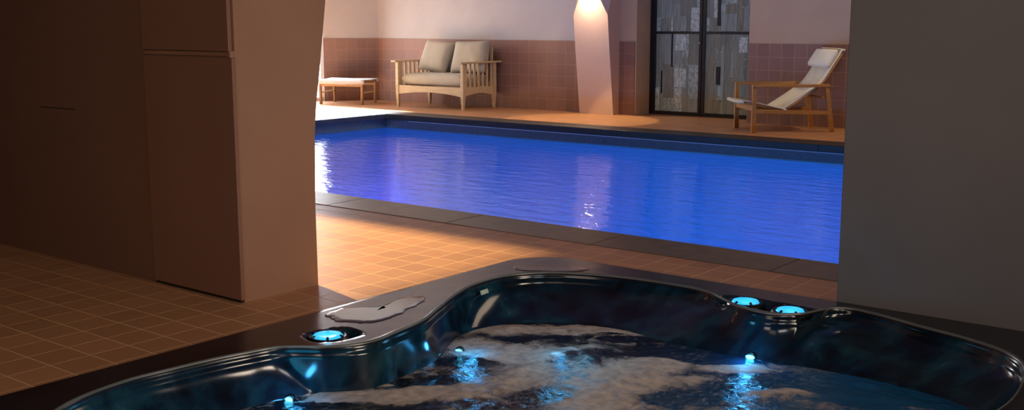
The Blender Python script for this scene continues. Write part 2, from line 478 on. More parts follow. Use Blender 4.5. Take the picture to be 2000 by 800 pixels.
leaf(DX0+.05, DM, [(-8.62, .018, .72, .50, 6), (-8.56, .20, .97, .235, 3), (-8.56, .20, .42, .28, 3), (-8.79, .016, .32, .34, 6), (-8.57, .20, 1.25, .22, 4),
                   (-8.63, .03, 1.25, .22, 3)], 3)
leaf(DM+.012, DX1-.05, [(-7.86, .06, .48, .26, 6), (-7.86, .045, 1.33, .5, 6), (-7.32, .02, .5, .25, 6), (-7.80, .25, 1.25, .25, 4), (-7.5, .13, .95, .22, 3)], 11)
bm = bmesh.new(); lathe(bm, [(.012, 0), (.016, .01), (.012, .03)], 12)
obj('door_knob', bm, mat_plain('steel knob', (190, 190, 185), .3, .6, .9), dr, loc=(DM-.02+8.1, -.03, 1.08), rot=(PI/2, 0, 0))

# ------------------------------------------------------------------ wooden two-seat sofa
SX0, SX1, SY0, SY1 = -13.06, -11.575, 13.235, 14.07
sofa = empty('wooden_sofa', ((SX0+SX1)/2, (SY0+SY1)/2, 0))
tag(sofa, 'two-seat teak sofa with slatted arms against the tiled back wall', 'sofa')
W2, D2 = (SX1-SX0)/2, (SY1-SY0)/2
AH = .765
def leg_bm(sx, sy):
    bm = bmesh.new(); x = sx*(W2-.03); y = sy*(D2-.035); top = AH-.03
    lv = []
    for z, a in ((0, .018), (.22, .030), (.36, .032), (top, .030)):
        lv.append([(x-a, y-a, z), (x+a, y-a, z), (x+a, y+a, z), (x-a, y+a, z)])
    sweep_poly(bm, lv); return bm
for sx in (-1, 1):
    for sy in (-1, 1): obj('leg', leg_bm(sx, sy), M_teak, sofa, bevel=.004)
def arch(bm, a, b, th, z_top, z_end, rise, n=14):
    """an apron board between a and b whose lower edge is arched"""
    a, b = Vector(a), Vector(b); t = (b-a).normalized(); s = Vector((-t.y, t.x))*th/2
    top = []; bot = []
    L = []
    for i in range(n+1):
        f = i/n; p = a.lerp(b, f); z = z_end + rise*(math.sin(PI*f)**.8)
        L.append([(p.x-s.x, p.y-s.y, z), (p.x+s.x, p.y+s.y, z), (p.x+s.x, p.y+s.y, z_top), (p.x-s.x, p.y-s.y, z_top)])
    sweep_poly(bm, L)
for a, b, nm in (((-W2+.06, -D2+.03), (W2-.06, -D2+.03), 'apron'), ((-W2+.06, D2-.03), (W2-.06, D2-.03), 'apron'),
             ((-W2+.03, -D2+.06), (-W2+.03, D2-.06), 'side_apron'), ((W2-.03, -D2+.06), (W2-.03, D2-.06), 'side_apron')):
    bm = bmesh.new(); arch(bm, a, b, .03, .36, .212, .05); obj(nm, bm, M_teak, sofa)
for sx in (-1, 1):
    bm = bmesh.new(); x = sx*(W2-.02)
    box(bm, x-.055, x+.055, -D2-.07, D2+.09, AH-.03, AH); obj('armrest', bm, M_teak, sofa, bevel=.008)
    n = 7
    for k in range(n):
        y = -D2+.06+.045 + k*(2*D2-.12-.09)/(n-1)
        bm = bmesh.new(); xx = sx*(W2-.03); box(bm, xx-.009, xx+.009, y-.021, y+.021, .36, AH-.03)
        obj('arm_slat', bm, M_teak, sofa)
# back frame
bm = bmesh.new(); bar(bm, (-W2+.06, D2-.03, .95), (W2-.06, D2-.03, .95), .03, .06); bar(bm, (-W2+.06, D2-.05, .40), (W2-.06, D2-.05, .40), .03, .06)
for sx in (-1, 1): bar(bm, (sx*(W2-.075), D2-.05, .36), (sx*(W2-.075), D2-.03, .98), .03, .04)
for k in range(9):
    x = (-W2+.15)+k*(2*W2-.3)/8; bar(bm, (x, D2-.05, .40), (x, D2-.03, .94), .012, .045)
obj('back_frame', bm, M_teak, sofa)
def cushion_bm(w, d, h, puff=.5, nx=16, ny=14, pinch=.06, wr=.004, seed=0):
    """a soft box cushion, centred, h thick at its middle; rounded edges, corners a little drawn out"""
    bm = bmesh.new(); grid = {}
    for side in (1, -1):
        for i in range(nx+1):
            for j in range(ny+1):
                u, v = i/nx*2-1, j/ny*2-1
                edge = (1-abs(u)**4)*(1-abs(v)**4)
                th = h/2*(puff*edge**.5 + (1-puff)*(1-max(abs(u), abs(v))**14)**.5 if edge > 0 else 0)
                k = 1 - pinch*(1-abs(v)**2)*abs(u)**3
                k2 = 1 - pinch*(1-abs(u)**2)*abs(v)**3
                x, y = u*w/2*k, v*d/2*k2
                z = side*th + wr*noise.noise(Vector((x*9+seed, y*9, side*3)))*(edge**.3 if edge > 0 else 0)
                if side == -1 and (i in (0, nx) or j in (0, ny)): grid[(side, i, j)] = grid[(1, i, j)]
                else: grid[(side, i, j)] = bm.verts.new((x, y, z))
    for side in (1, -1):
        for i in range(nx):
            for j in range(ny):
                q = [grid[(side, i, j)], grid[(side, i+1, j)], grid[(side, i+1, j+1)], grid[(side, i, j+1)]]
                if len(set(q)) == 4:
                    try: bm.faces.new(q if side == 1 else q[::-1])
                    except ValueError: pass
    return bm
bm = cushion_bm(2*W2-.125, 2*D2-.12, .20, .15, 24, 18, .0, .003)
obj('seat_cushion', bm, M_cush, sofa, smooth=True, loc=(0, -.02, .465), sub=1)
bm = cushion_bm(2*W2-.14, .50, .13, .25, 24, 14, .0, .004, 4)
obj('back_cushion', bm, M_cush_l, sofa, smooth=True, loc=(0, D2-.11, .81), rot=(math.radians(80), 0, 0), sub=1)
for i, (cx, w, hgt_, tl, ry) in enumerate(((-12.635, .66, .56, 68, 4), (-11.90, .72, .57, 70, -2))):
    bm = cushion_bm(w, hgt_, .21, .9, 18, 18, .07, .006, 11*i)
    o = obj('scatter_pillow', bm, M_cush, None, smooth=True, sub=1)
    o.location = (cx, SY1-.285, .825); o.rotation_euler = (math.radians(tl), math.radians(ry), math.radians(-3+5*i))
    tag(o, ('beige linen square pillow leaning on the sofa, farther from the column', 'beige linen square pillow leaning on the sofa, nearer to the column')[i],
        'pillow', 'square pillows on the sofa')

# ------------------------------------------------------------------ deck lounge chair
fx = Vector((-.705, -.709)); ang = math.atan2(fx.y, fx.x)
ch = empty('lounge_chair', (-6.25, 13.42, 0), ang)
tag(ch, 'reclining wooden lounge chair with cream sling seat, by the right end of the tiled wall', 'chair')
# local frame: +x forward (front at +), y sideways; half width .345
HW = .345; FRT = .52; RER = -.52
def P2(s, z, y=0): return (FRT-s, y, z)
for sy in (-1, 1):
    y = sy*HW
    bm = bmesh.new(); bar(bm, P2(.025, 0, y), P2(.02, .60, y), .035, .062, .035, .05); obj('leg', bm, M_teak_o, ch, bevel=.004)
    bm = bmesh.new(); bar(bm, P2(1.055, 0, y), P2(.965, .59, y), .035, .062, .035, .05); obj('leg', bm, M_teak_o, ch, bevel=.004)
    bm = bmesh.new(); bar(bm, P2(-.01, .592, y), P2(1.0, .59, y), .055, .032, .05, .04); obj('armrest', bm, M_teak_o, ch, bevel=.006)
    bm = bmesh.new(); bar(bm, P2(.05, .275, y), P2(1.0, .245, y), .028, .05); obj('side_rail', bm, M_teak_o, ch, bevel=.004)
bm = bmesh.new(); bar(bm, P2(.02, .315, -HW), P2(.02, .315, HW), .075, .028, side=Vector((0, 0, 1))); obj('front_rail', bm, M_teak_o, ch, bevel=.004)
bm = bmesh.new(); bar(bm, P2(.93, .44, -HW), P2(.93, .44, HW), .03, .03, side=Vector((0, 0, 1))); obj('rear_rail', bm, M_teak_o, ch, bevel=.004)
# sling: seat part and back part, thin cloth with tube ends
def sling_bm(prof, hw, th=.008, sag=.012):
    bm = bmesh.new(); n = 8; rows = []
    for k, (s, z) in enumerate(prof):
        row = []
        for j in range(n+1):
            y = -hw + 2*hw*j/n
            zz = z - sag*(1-(y/hw)**2)*(0 if k in (0, len(prof)-1) else 1)
            row.append(bm.verts.new(P2(s, zz, y)))
        rows.append(row)
    for a, b in zip(rows, rows[1:]):
        for j in range(n): bm.faces.new((a[j], a[j+1], b[j+1], b[j]))
    return bm
def smooth_prof(pts, n=6):
    out = []
    for i in range(len(pts)-1):
        p0 = pts[max(i-1, 0)]; p1 = pts[i]; p2 = pts[i+1]; p3 = pts[min(i+2, len(pts)-1)]
        for k in range(n):
            t = k/n
            out.append(tuple(.5*((2*b)+(-a+c)*t+(2*a-5*b+4*c-d)*t*t+(-a+3*b-3*c+d)*t**3) for a, b, c, d in zip(p0, p1, p2, p3)))
    return out + [pts[-1]]
seat_p = smooth_prof([(-.115, .372), (-.122, .398), (-.10, .412), (.0, .398), (.12, .375), (.28, .335), (.43, .302)])
back_p = smooth_prof([(.43, .30), (.60, .405), (.78, .525), (.92, .64), (1.05, .84), (1.17, 1.03)])
o = obj('seat_sling', sling_bm(seat_p, HW-.03), M_sling, ch, smooth=True); o.modifiers.new('s', 'SOLIDIFY').thickness = .01
o = obj('back_sling', sling_bm(back_p, HW-.03, sag=.02), M_sling, ch, smooth=True); o.modifiers.new('s', 'SOLIDIFY').thickness = .01
bm = bmesh.new(); tube(bm, [P2(-.108, .385, -HW+.03), P2(-.108, .385, HW-.03)], .016); obj('front_roll', bm, M_sling, ch, smooth=True)
bm = bmesh.new(); tube(bm, [P2(.43, .292, -HW-.01), P2(.43, .292, HW+.01)], .014); obj('hip_tube', bm, M_slingw, ch, smooth=True)
bm = bmesh.new(); tube(bm, [P2(1.175, 1.035, -HW), P2(1.175, 1.035, HW)], .014); obj('top_tube', bm, M_sling, ch, smooth=True)
bm = bmesh.new()
bm.free()
for sy in (-1, 1):
    bm = bmesh.new(); tube(bm, [P2(s+.012, z-.012, sy*(HW-.03)) for s, z in back_p[::4]+[back_p[-1]]], .011, 8)
    obj('back_rail', bm, M_teak_o, ch, smooth=True)
    bm = bmesh.new(); tube(bm, [P2(-.10, .385, sy*(HW-.05)), P2(.05, .352, sy*(HW-.05)), P2(.43, .285, sy*(HW-.05))], .011, 8)
    obj('seat_rail', bm, M_teak_o, ch, smooth=True)
bm = cushion_bm(.65, .27, .11, .55, 18, 12, .02, .004, 5)
o = obj('headrest_cushion', bm, mat_fabric('ivory headrest', (224, 218, 198)), ch, smooth=True, sub=1)
sl = math.atan2(1.03-.84, .12)
# cushion lies on the front face of the upper back: local y of cushion -> along slope
a = Vector((-.12, 0, .19)).normalized()      # up the slope (towards rear and up)
nrm = Vector((.19, 0, .12)).normalized()     # out of the front of the sling
sd = Vector((0, 1, 0))
ctr = Vector(P2(1.075, .90)) + nrm*.05
o.matrix_local = Matrix(((sd.x, a.x, nrm.x, ctr.x), (sd.y, a.y, nrm.y, ctr.y), (sd.z, a.z, nrm.z, ctr.z), (0, 0, 0, 1)))
bm = bmesh.new()
pth = [P2(1.17, 1.045), P2(1.12, 1.00)]
q1 = Vector(P2(1.185, 1.04)); q2 = Vector(P2(1.15, 1.035)) + nrm*.03
L = []
for p in (q1, q2): L.append(p)
for y0 in (0,):
    v = [bm.verts.new((p.x, yy, p.z)) for p in L for yy in (-.28, .28)]
    bm.faces.new((v[0], v[1], v[3], v[2]))
o = obj('headrest_strap', bm, M_sling, ch); o.modifiers.new('s', 'SOLIDIFY').thickness = .008

# ------------------------------------------------------------------ footstool beside the sofa
fo = empty('footstool', (-14.25, 13.275, 0), math.atan2(.315, .79))
tag(fo, 'low wooden footstool with a white sling seat beside the sofa', 'stool')
fw, fd, fh = .405, .29, .40
for sx in (-1, 1):
    for sy in (-1, 1):
        bm = bmesh.new(); bar(bm, (sx*(fw-.02), sy*(fd-.02), 0), (sx*(fw-.01), sy*(fd-.02), fh), .055, .034); obj('leg', bm, M_teak_b, fo, bevel=.003)
    bm = bmesh.new(); bar(bm, (sx*(fw-.01), -fd, fh-.01), (sx*(fw-.01), fd, fh-.01), .04, .03, side=Vector((0, 0, 1))); obj('end_rail', bm, M_teak_b, fo, bevel=.003)
    bm = bmesh.new(); bar(bm, (sx*(fw-.02), -fd+.02, .20), (sx*(fw-.02), fd-.02, .20), .025, .02, side=Vector((0, 0, 1))); obj('stretcher', bm, M_teak, fo, bevel=.003)  # paler teak stands in for window light on the stretcher
    bm = bmesh.new(); bar(bm, (-fw+.02, sx*(fd-.02), .325), (fw-.02, sx*(fd-.02), .325), .022, .04); obj('side_rail', bm, M_teak_b, fo, bevel=.003)
bm = bmesh.new(); rows = []
prof = [(-fd-.012, .345), (-fd-.018, .40), (-fd+.01, .425), (-.15, .418), (0, .412), (.15, .418), (fd-.01, .425), (fd+.018, .40), (fd+.012, .365)]
for k in range(13):
    x = (-fw-.035) + k*(2*fw+.07)/12; e = 1-abs(k-6)/6
    rows.append([bm.verts.new((x, y, z - .006*e)) for y, z in prof])
for r0, r1 in zip(rows, rows[1:]):
    for j in range(len(prof)-1): bm.faces.new((r0[j], r0[j+1], r1[j+1], r1[j]))
o = obj('sling_seat', bm, M_slingw, fo, smooth=True); o.modifiers.new('s', 'SOLIDIFY').thickness = .012

# ------------------------------------------------------------------ lamps on the columns
def wall_lamp(x, y, z, label):
    r = empty('wall_lamp', (x, y, z))
    tag(r, label, 'lamp')
    bm = bmesh.new(); lathe(bm, [(.05, .0), (.055, .02), (.055, .16), (.05, .18)], 24); obj('lamp_body', bm, M_white2, r, smooth=False, loc=(0, -.075, 0))
    bm = bmesh.new(); box(bm, -.03, .03, -.03, .03, .05, .13); obj('wall_bracket', bm, M_white2, r)
    bm = bmesh.new(); lathe(bm, [(.044, -.004), (.044, .0)], 24); obj('bulb', bm, mat_glow('warm bulb', (255, 205, 140), 60), r, loc=(0, -.075, 0))
    return r
wall_lamp((XL+XR)/2, 13.80, 1.86, 'small round downlight at the head of the leaning column')

# ------------------------------------------------------------------ hot tub
CXY = Vector((-2.35, 3.25))
def radial(pts):
    """closed curve given as points -> r(theta) by periodic cubic interpolation in theta"""
    A = sorted((math.atan2(y-CXY.y, x-CXY.x), math.hypot(x-CXY.x, y-CXY.y)) for x, y in pts)
    n = len(A)
    def f(th):
        th = (th+PI) % (2*PI) - PI
        i = 0
        while i < n and A[i][0] <= th: i += 1
        def g(k):
            a, r = A[k % n]; return a + 2*PI*(k//n), r
        (a0, r0), (a1, r1), (a2, r2), (a3, r3) = g(i-2), g(i-1), g(i), g(i+1)
        t = (th-a1)/(a2-a1)
        m1 = (r2-r0)/(a2-a0)*(a2-a1); m2 = (r3-r1)/(a3-a1)*(a2-a1)
        lim = 1.6*abs(r2-r1)+.03
        m1 = max(-lim, min(lim, m1)); m2 = max(-lim, min(lim, m2))
        return (2*t**3-3*t*t+1)*r1 + (t**3-2*t*t+t)*m1 + (-2*t**3+3*t*t)*r2 + (t**3-t*t)*m2
    return f
lip_pts = [(-3.42, 1.75), (-3.60, 1.95), (-3.673, 2.25), (-3.66, 2.45), (-3.615, 2.735), (-3.56, 2.90), (-3.435, 3.0), (-3.36, 3.09), (-3.325, 3.20), (-3.338, 3.32),
    (-3.387, 3.579), (-3.491, 3.814), (-3.575, 4.00), (-3.655, 4.25), (-3.655, 4.50), (-3.541, 4.693), (-3.324, 4.817), (-2.89, 4.89), (-2.64, 4.87),
    (-2.50, 4.78), (-2.37, 4.70), (-2.2, 4.67), (-2.07, 4.76), (-2.03, 4.90), (-1.95, 4.985), (-1.838, 4.975), (-1.567, 4.88), (-1.323, 4.798), (-1.164, 4.707), (-1.06, 4.57),
    (-1.0, 4.3), (-1.0, 3.9), (-1.12, 3.6), (-1.2, 3.3), (-1.12, 3.0), (-1.02, 2.7), (-1.0, 2.2), (-1.1, 1.85), (-1.4, 1.70), (-2.0, 1.68), (-2.35, 1.76), (-2.7, 1.68), (-3.1, 1.66)]
wat_pts = [(-3.30, 1.85), (-3.50, 2.0), (-3.535, 2.3), (-3.515, 2.665), (-3.44, 2.95), (-3.325, 3.2), (-3.305, 3.40), (-3.357, 3.657), (-3.459, 3.838), (-3.53, 4.0), (-3.52, 4.19), (-3.356, 4.449),
    (-3.05, 4.565), (-2.674, 4.545), (-2.215, 4.543), (-1.912, 4.589), (-1.568, 4.592), (-1.337, 4.541), (-1.2, 4.45), (-1.12, 4.2), (-1.12, 3.8), (-1.25, 3.3), (-1.15, 2.8), (-1.12, 2.2), (-1.3, 1.85),
    (-2.0, 1.8), (-2.8, 1.8)]
r_lip, r_wat = radial(lip_pts), radial(wat_pts)
def r_out(th):
    c, s = math.cos(th), math.sin(th); rc = .30
    hx = (TX1-CXY.x) if c > 0 else (CXY.x-TX0); hy = (TY1-CXY.y) if s > 0 else (CXY.y-TY0)
    # rounded rectangle by marching
    t = min(hx/abs(c) if abs(c) > 1e-6 else 9, hy/abs(s) if abs(s) > 1e-6 else 9)
    x, y = abs(c)*t, abs(s)*t
    if x > hx-rc and y > hy-rc:
        cx, cy = hx-rc, hy-rc; b = abs(c)*cx+abs(s)*cy; q = cx*cx+cy*cy-rc*rc
        t = b + math.sqrt(max(0, b*b-q))
    return t
RZ, SW = .05, -.14
pockets = [(-3.540, 3.175, .118, .078, math.radians(77)), (-2.275, 4.815, .265, .080, math.radians(-1.5))]
def pocket(x, y):
    d = 0
    for cx, cy, a, b, an in pockets:
        u = (x-cx)*math.cos(an)+(y-cy)*math.sin(an); v = -(x-cx)*math.sin(an)+(y-cy)*math.cos(an)
        e = (abs(u/a)**3+abs(v/b)**3)**(1/3)
        d = max(d, max(0, min(1, (1.06-e)/.12)))
    return d*d*(3-2*d)
m = NT('marbled black acrylic'); P = m.pos()
w1 = m.noise(P, 1.1, 2, .5, .8, (1, 1, .5))
sh = m.new('ShaderNodeVectorMath', operation='MULTIPLY_ADD')
cz = m.new('ShaderNodeCombineXYZ'); sz = m.new('ShaderNodeSeparateXYZ'); m.l.new(P, sz.inputs[0])
m.put(cz.inputs[0], m.math('ADD', sz.outputs[0], m.math('MULTIPLY', sz.outputs[2], -.55))); m.put(cz.inputs[1], sz.outputs[1]); m.put(cz.inputs[2], m.math('MULTIPLY', sz.outputs[2], .12))
w2 = m.noise(cz.outputs[0], 9, 3, .5, .2)
f = m.math('ADD', m.math('MULTIPLY', w1, .40), m.math('MULTIPLY', w2, .60))
seat = m.new('ShaderNodeMapRange'); m.put(seat.inputs[0], sz.outputs[1]); seat.inputs[1].default_value = 3.3; seat.inputs[2].default_value = 2.3; seat.inputs[4].default_value = .05  # more teal at the near seat: underwater light put into the colour
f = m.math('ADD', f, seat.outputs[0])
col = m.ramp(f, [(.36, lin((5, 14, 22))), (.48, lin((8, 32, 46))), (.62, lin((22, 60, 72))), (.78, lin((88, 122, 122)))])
zz = m.new('ShaderNodeMapRange'); m.put(zz.inputs[0], sz.outputs[2]); zz.inputs[1].default_value = .035; zz.inputs[2].default_value = .050
m.put(m.p.inputs['Base Color'], m.mix(zz.outputs[0], col, m.ramp(w1, [(.35, lin((16, 16, 22))), (.65, lin((34, 32, 40)))]))); m.put(m.p.inputs['Roughness'], m.math('ADD', .14, m.math('MULTIPLY', zz.outputs[0], .08)))
m.p.inputs['Specular IOR Level'].default_value = .5
m.bump(m.noise(P, 2.5, 2), .25, .02)
M_shell = m.m
NTH = 1000
bm = bmesh.new(); rows = None
def kfun(x, y):
    """>1 keeps the wall upright under the lip, <1 lays a sloping shoulder below it"""
    k = 1.5
    for cx, cy, r, kk in ((-2.62, 4.8, .22, .42), (-1.90, 4.95, .24, .40), (-3.36, 3.55, .20, .8)):
        w = math.exp(-((x-cx)**2+(y-cy)**2)/(r*r)*1.2); k = k*(1-w)+kk*w
    return k
cols = []
for i in range(NTH):
    th = -PI + 2*PI*i/NTH; c, s = math.cos(th), math.sin(th)
    ro, rl, rw = r_out(th), r_lip(th), r_wat(th)
    rl = min(rl, ro-.07); rw = min(rw, rl-.035)
    k = kfun(CXY.x+c*rl, CXY.y+s*rl)
    pr = [(ro-.012, -.10), (ro, 0), (ro, .03), (ro-.006, .043), (ro-.018, RZ)]
    for j in range(1, 25): pr.append((ro-.018 + (rl+.022-ro+.018)*j/24, RZ))
    pr += [(rl+.012, RZ+.007), (rl+.004, RZ+.011), (rl-.006, RZ+.005), (rl-.012, RZ-.012), (rl-.013, RZ-.025), (rl-.022, RZ-.030), (rl-.024, RZ-.045)]
    for j in range(1, 11):
        t = j/10; pr.append((rl-.024 + (rw-(rl-.024))*(t**k), RZ-.045 + (SW-RZ+.045)*t))
    dr_ = (rw-rl)*.12
    pr += [(rw-.02, SW-.10), (rw-.05, SW-.25), (rw-.12, SW-.32), (rw*.72, SW-.36), (rw*.66, SW-.42), (rw*.62, SW-.70), (rw*.55, SW-.76), (.05, SW-.76)]
    colv = []
    for q, (r, z) in enumerate(pr):
        x, y = CXY.x+c*r, CXY.y+s*r
        if q >= 4: z -= .042*pocket(x, y)*(1 if q < 34 else .0)
        colv.append(bm.verts.new((x, y, z)))
    cols.append(colv)
for i in range(NTH):
    a, b = cols[i], cols[(i+1) % NTH]
    for j in range(len(a)-1): bm.faces.new((a[j], a[j+1], b[j+1], b[j]))
bm.faces.new([c[-1] for c in cols])
tub = empty('hot_tub', (0, 0, 0))
tag(tub, 'sunken dark marbled acrylic hot tub with cyan lit rim jets in the foreground', 'hot tub')
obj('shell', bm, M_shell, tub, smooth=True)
bm = bmesh.new(); rr = []  # pale strip along the lip, stands in for its highlight
for i in range(NTH):
    th = -PI + 2*PI*i/NTH; c, s = math.cos(th), math.sin(th); rl = min(r_lip(th), r_out(th)-.07)
    rr.append([bm.verts.new((CXY.x+c*(rl+dx_), CXY.y+s*(rl+dx_), RZ+dz_)) for dx_, dz_ in ((-.008, .003), (-.0065, .0085), (-.002, .0125), (.003, .0125), (.004, .010))])
for i in range(NTH):
    a, b = rr[i], rr[(i+1) % NTH]
    for j in range(4): bm.faces.new((a[j], a[j+1], b[j+1], b[j]))
obj('lip_highlight', bm, mat_plain('pearl grey highlight', (96, 98, 92), .3, .7), tub, smooth=True)

M_cyan = mat_glow('cyan lens', (38, 178, 250), 1.15, lin((20, 120, 200)))
def rim_light(x, y, n=6):
    ring = bmesh.new()
    lathe(ring, [(.078, 0), (.084, .004), (.084, .020), (.074, .031), (.062, .030), (.060, .024), (.060, .004)], 40)
    for k in range(n):
        a = k*2*PI/n+.3
        bar(ring, (math.cos(a)*.072, math.sin(a)*.072, .028), (math.cos(a)*.056, math.sin(a)*.056, .037), .010, .006, side=Vector((-math.sin(a), math.cos(a), 0)))
    r = obj('light_ring', ring, M_blackp, tub, smooth=False, loc=(x, y, RZ-.042), bevel=.002)
    bm = bmesh.new(); lathe(bm, [(.059, 0), (.059, .029), (.054, .034), (.034, .031), (.001, .030)], 40)
    obj('light_lens', bm, M_cyan, r, smooth=True)
    r.scale = (1.12, 1.12, 1.25)
    return r
for x, y in ((-3.565, 3.165), (-2.410, 4.845), (-2.165, 4.820)): rim_light(x, y)
# lights set in the seat backs just at the water surface
M_cyanH = mat_glow('bright cyan lens', (60, 190, 255), 9)
def jet_light(x, y, z, s=.022):
    bm = bmesh.new(); bmesh.ops.create_uvsphere(bm, u_segments=20, v_segments=12, radius=s)
    bmesh.ops.scale(bm, vec=(1.35, 1.0, .55), verts=bm.verts)
    o = obj('underwater_light', bm, M_cyanH, tub, smooth=True, loc=(x, y, z))
    bm = bmesh.new(); lathe(bm, [(s*1.0, -.01), (s*1.35, -.01), (s*1.35, .006), (s*1.0, .004)], 20)
    o2 = obj('light_collar', bm, M_blackp, o, smooth=True, rot=(PI/2, 0, 0), loc=(0, .004, 0))
    return o
jet_light(-2.225, 4.540, -.128, .017)
jet_light(-3.455, 2.850, -.136, .016)
jet_light(-3.36, 3.800, -.138, .016)
bm = bmesh.new(); box(bm, -.012, .012, -.03, .03, -.006, .006)
o = obj('overflow_badge', bm, mat_plain('pale badge', (190, 200, 180), .3), tub, bevel=.003, seg=3)
o.location = (-3.625, 4.30, .012); o.rotation_euler = (0, math.radians(70), math.radians(5))

# hot tub water with drifting foam
def gauss(x, y, cx, cy, rx, ry=None, an=0):
    ry = ry or rx; u = (x-cx)*math.cos(an)+(y-cy)*math.sin(an); v = -(x-cx)*math.sin(an)+(y-cy)*math.cos(an)
    return math.exp(-(u/rx)**2-(v/ry)**2)
def unproj(px, py, z=SW):
    d = F + (px-1000)/fpx*Rt - (py-400)/fpx*U; t = (z-HC)/d.z
    return d.x*t, d.y*t
# (pixel of the photograph, where it lies on the water) -> foam or clear patches, in world metres
spots = []
def spot(px, py, rx, ry, amp, an=0):
    x, y = unproj(px, py); spots.append((x, y, rx, ry, an, amp))
yw = yaw
for a in [(1040, 640, .35, .06, .5), (1180, 652, .25, .05, .45), (930, 668, .12, .10, .5), (1000, 690, .10, .14, .5), (1290, 710, .15, .10, .45), (1240, 740, .12, .16, .5),
          (1180, 775, .16, .12, .5), (700, 775, .25, .10, .45), (880, 765, .18, .08, .4), (1010, 745, .08, .2, .35), (1560, 770, .22, .06, .45), (1440, 725, .16, .06, .35),
          (1800, 795, .10, .05, .35), (960, 780, .2, .06, .2), (1380, 745, .2, .05, .3), (760, 748, .22, .02, .4),
          (1350, 692, .28, .10, -.75), (1440, 705, .12, .06, -.6), (1150, 703, .13, .12, -.12), (925, 705, .10, .05, -.7), (830, 748, .14, .035, -.7), (870, 740, .10, .04, -.5),
          (1080, 657, .10, .02, -.6), (1190, 655, .08, .015, -.6), (1230, 665, .12, .03, -.5), (1620, 745, .35, .10, -.7), (1720, 770, .35, .10, -.6), (1060, 775, .18, .09, -.35),
          (1330, 775, .15, .05, -.5), (1450, 765, .12, .025, -.5), (600, 790, .12, .04, -.5), (1850, 780, .2, .1, -.4), (1000, 655, .06, .02, -.5)]:
    spot(a[0], a[1], a[2], a[3], a[4], yw)
dome = unproj(1150, 705)
NR, NA = 150, 420
bm = bmesh.new(); colsw = []; vals = []
fl = bm.verts.layers.float.new('foam')
for i in range(NA):
    th = -PI+2*PI*i/NA; c, s = math.cos(th), math.sin(th); rw = min(r_wat(th), min(r_lip(th), r_out(th)-.07)-.035)+.012
    cv = []
    for j in range(NR+1):
        r = rw*(j/NR)**.8 if j else 0.001
        x, y = CXY.x+c*r, CXY.y+s*r
        wp_ = Vector((x*1.6, y*1.6, 0)); wx = noise.noise(wp_+Vector((3, 1, 0)))*.30; wy = noise.noise(wp_+Vector((9, 5, 2)))*.30
        q = Vector(((x+wx)*2.6, (y+wy)*2.6, .3))
        n1 = noise.fractal(q, .8, 2.1, 4)
        fo_ = .40 + .30*n1
        sx_, sy_ = x+wx*.35, y+wy*.35
        for (cx, cy, rx, ry, an, amp) in spots: fo_ += 1.35*amp*gauss(sx_, sy_, cx, cy, rx, ry, an)
        z = SW + .010*noise.fractal(Vector((x*6, y*6, 1)), .7, 2.2, 3)*min(1, (NR-j)/12+.15) + .004*max(0, min(1, fo_))
        z += .030*gauss(x, y, dome[0], dome[1], .16) + .012*gauss(x, y, *unproj(1230, 745), .16)
        v = bm.verts.new((x, y, z)); v[fl] = fo_; cv.append(v)
    colsw.append(cv)
for i in range(NA):
    a, b = colsw[i], colsw[(i+1) % NA]
    for j in range(NR): bm.faces.new((a[j], a[j+1], b[j+1], b[j]))
m = NT('foamy spa water'); P = m.pos()
at = m.new('ShaderNodeAttribute', attribute_name='foam')
fine = m.noise(P, 9, 7, .62, 1.2); fine2 = m.noise(P, 60, 4, .6, .3)
fm = m.math('ADD', at.outputs['Fac'], m.math('MULTIPLY', m.math('SUBTRACT', fine, .5), .8))
fm = m.math('ADD', fm, m.math('MULTIPLY', m.math('SUBTRACT', fine2, .5), .10))
mr = m.new('ShaderNodeMapRange', interpolation_type='SMOOTHSTEP'); m.put(mr.inputs[0], fm); mr.inputs[1].default_value = .35; mr.inputs[2].default_value = .68
foam = mr.outputs[0]
fcol = m.ramp(m.noise(P, 22, 5), [(.3, lin((146, 136, 130))), (.7, lin((200, 184, 168)))])
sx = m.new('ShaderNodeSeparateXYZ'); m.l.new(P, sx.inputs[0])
gx = m.new('ShaderNodeMapRange'); m.put(gx.inputs[0], sx.outputs[0]); gx.inputs[1].default_value = -2.7; gx.inputs[2].default_value = -1.7  # bluer towards +x: underwater glow put into the water colour
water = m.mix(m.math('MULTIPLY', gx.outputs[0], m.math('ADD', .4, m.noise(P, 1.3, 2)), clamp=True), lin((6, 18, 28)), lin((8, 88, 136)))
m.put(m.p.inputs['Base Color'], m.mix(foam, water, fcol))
m.put(m.p.inputs['Roughness'], m.math('ADD', .06, m.math('MULTIPLY', foam, .6)))
m.p.inputs['Specular IOR Level'].default_value = .5
hb = m.math('ADD', m.math('MULTIPLY', m.noise(P, 26, 5, .6, 1.0), 1.0), m.math('MULTIPLY', fine2, .3))
m.bump(m.math('MULTIPLY', hb, m.math('SUBTRACT', 1.0, m.math('MULTIPLY', foam, .75))), .45, .02)
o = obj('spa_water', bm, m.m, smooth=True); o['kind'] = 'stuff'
tag(o, 'foaming dark water swirling inside the hot tub', 'water')

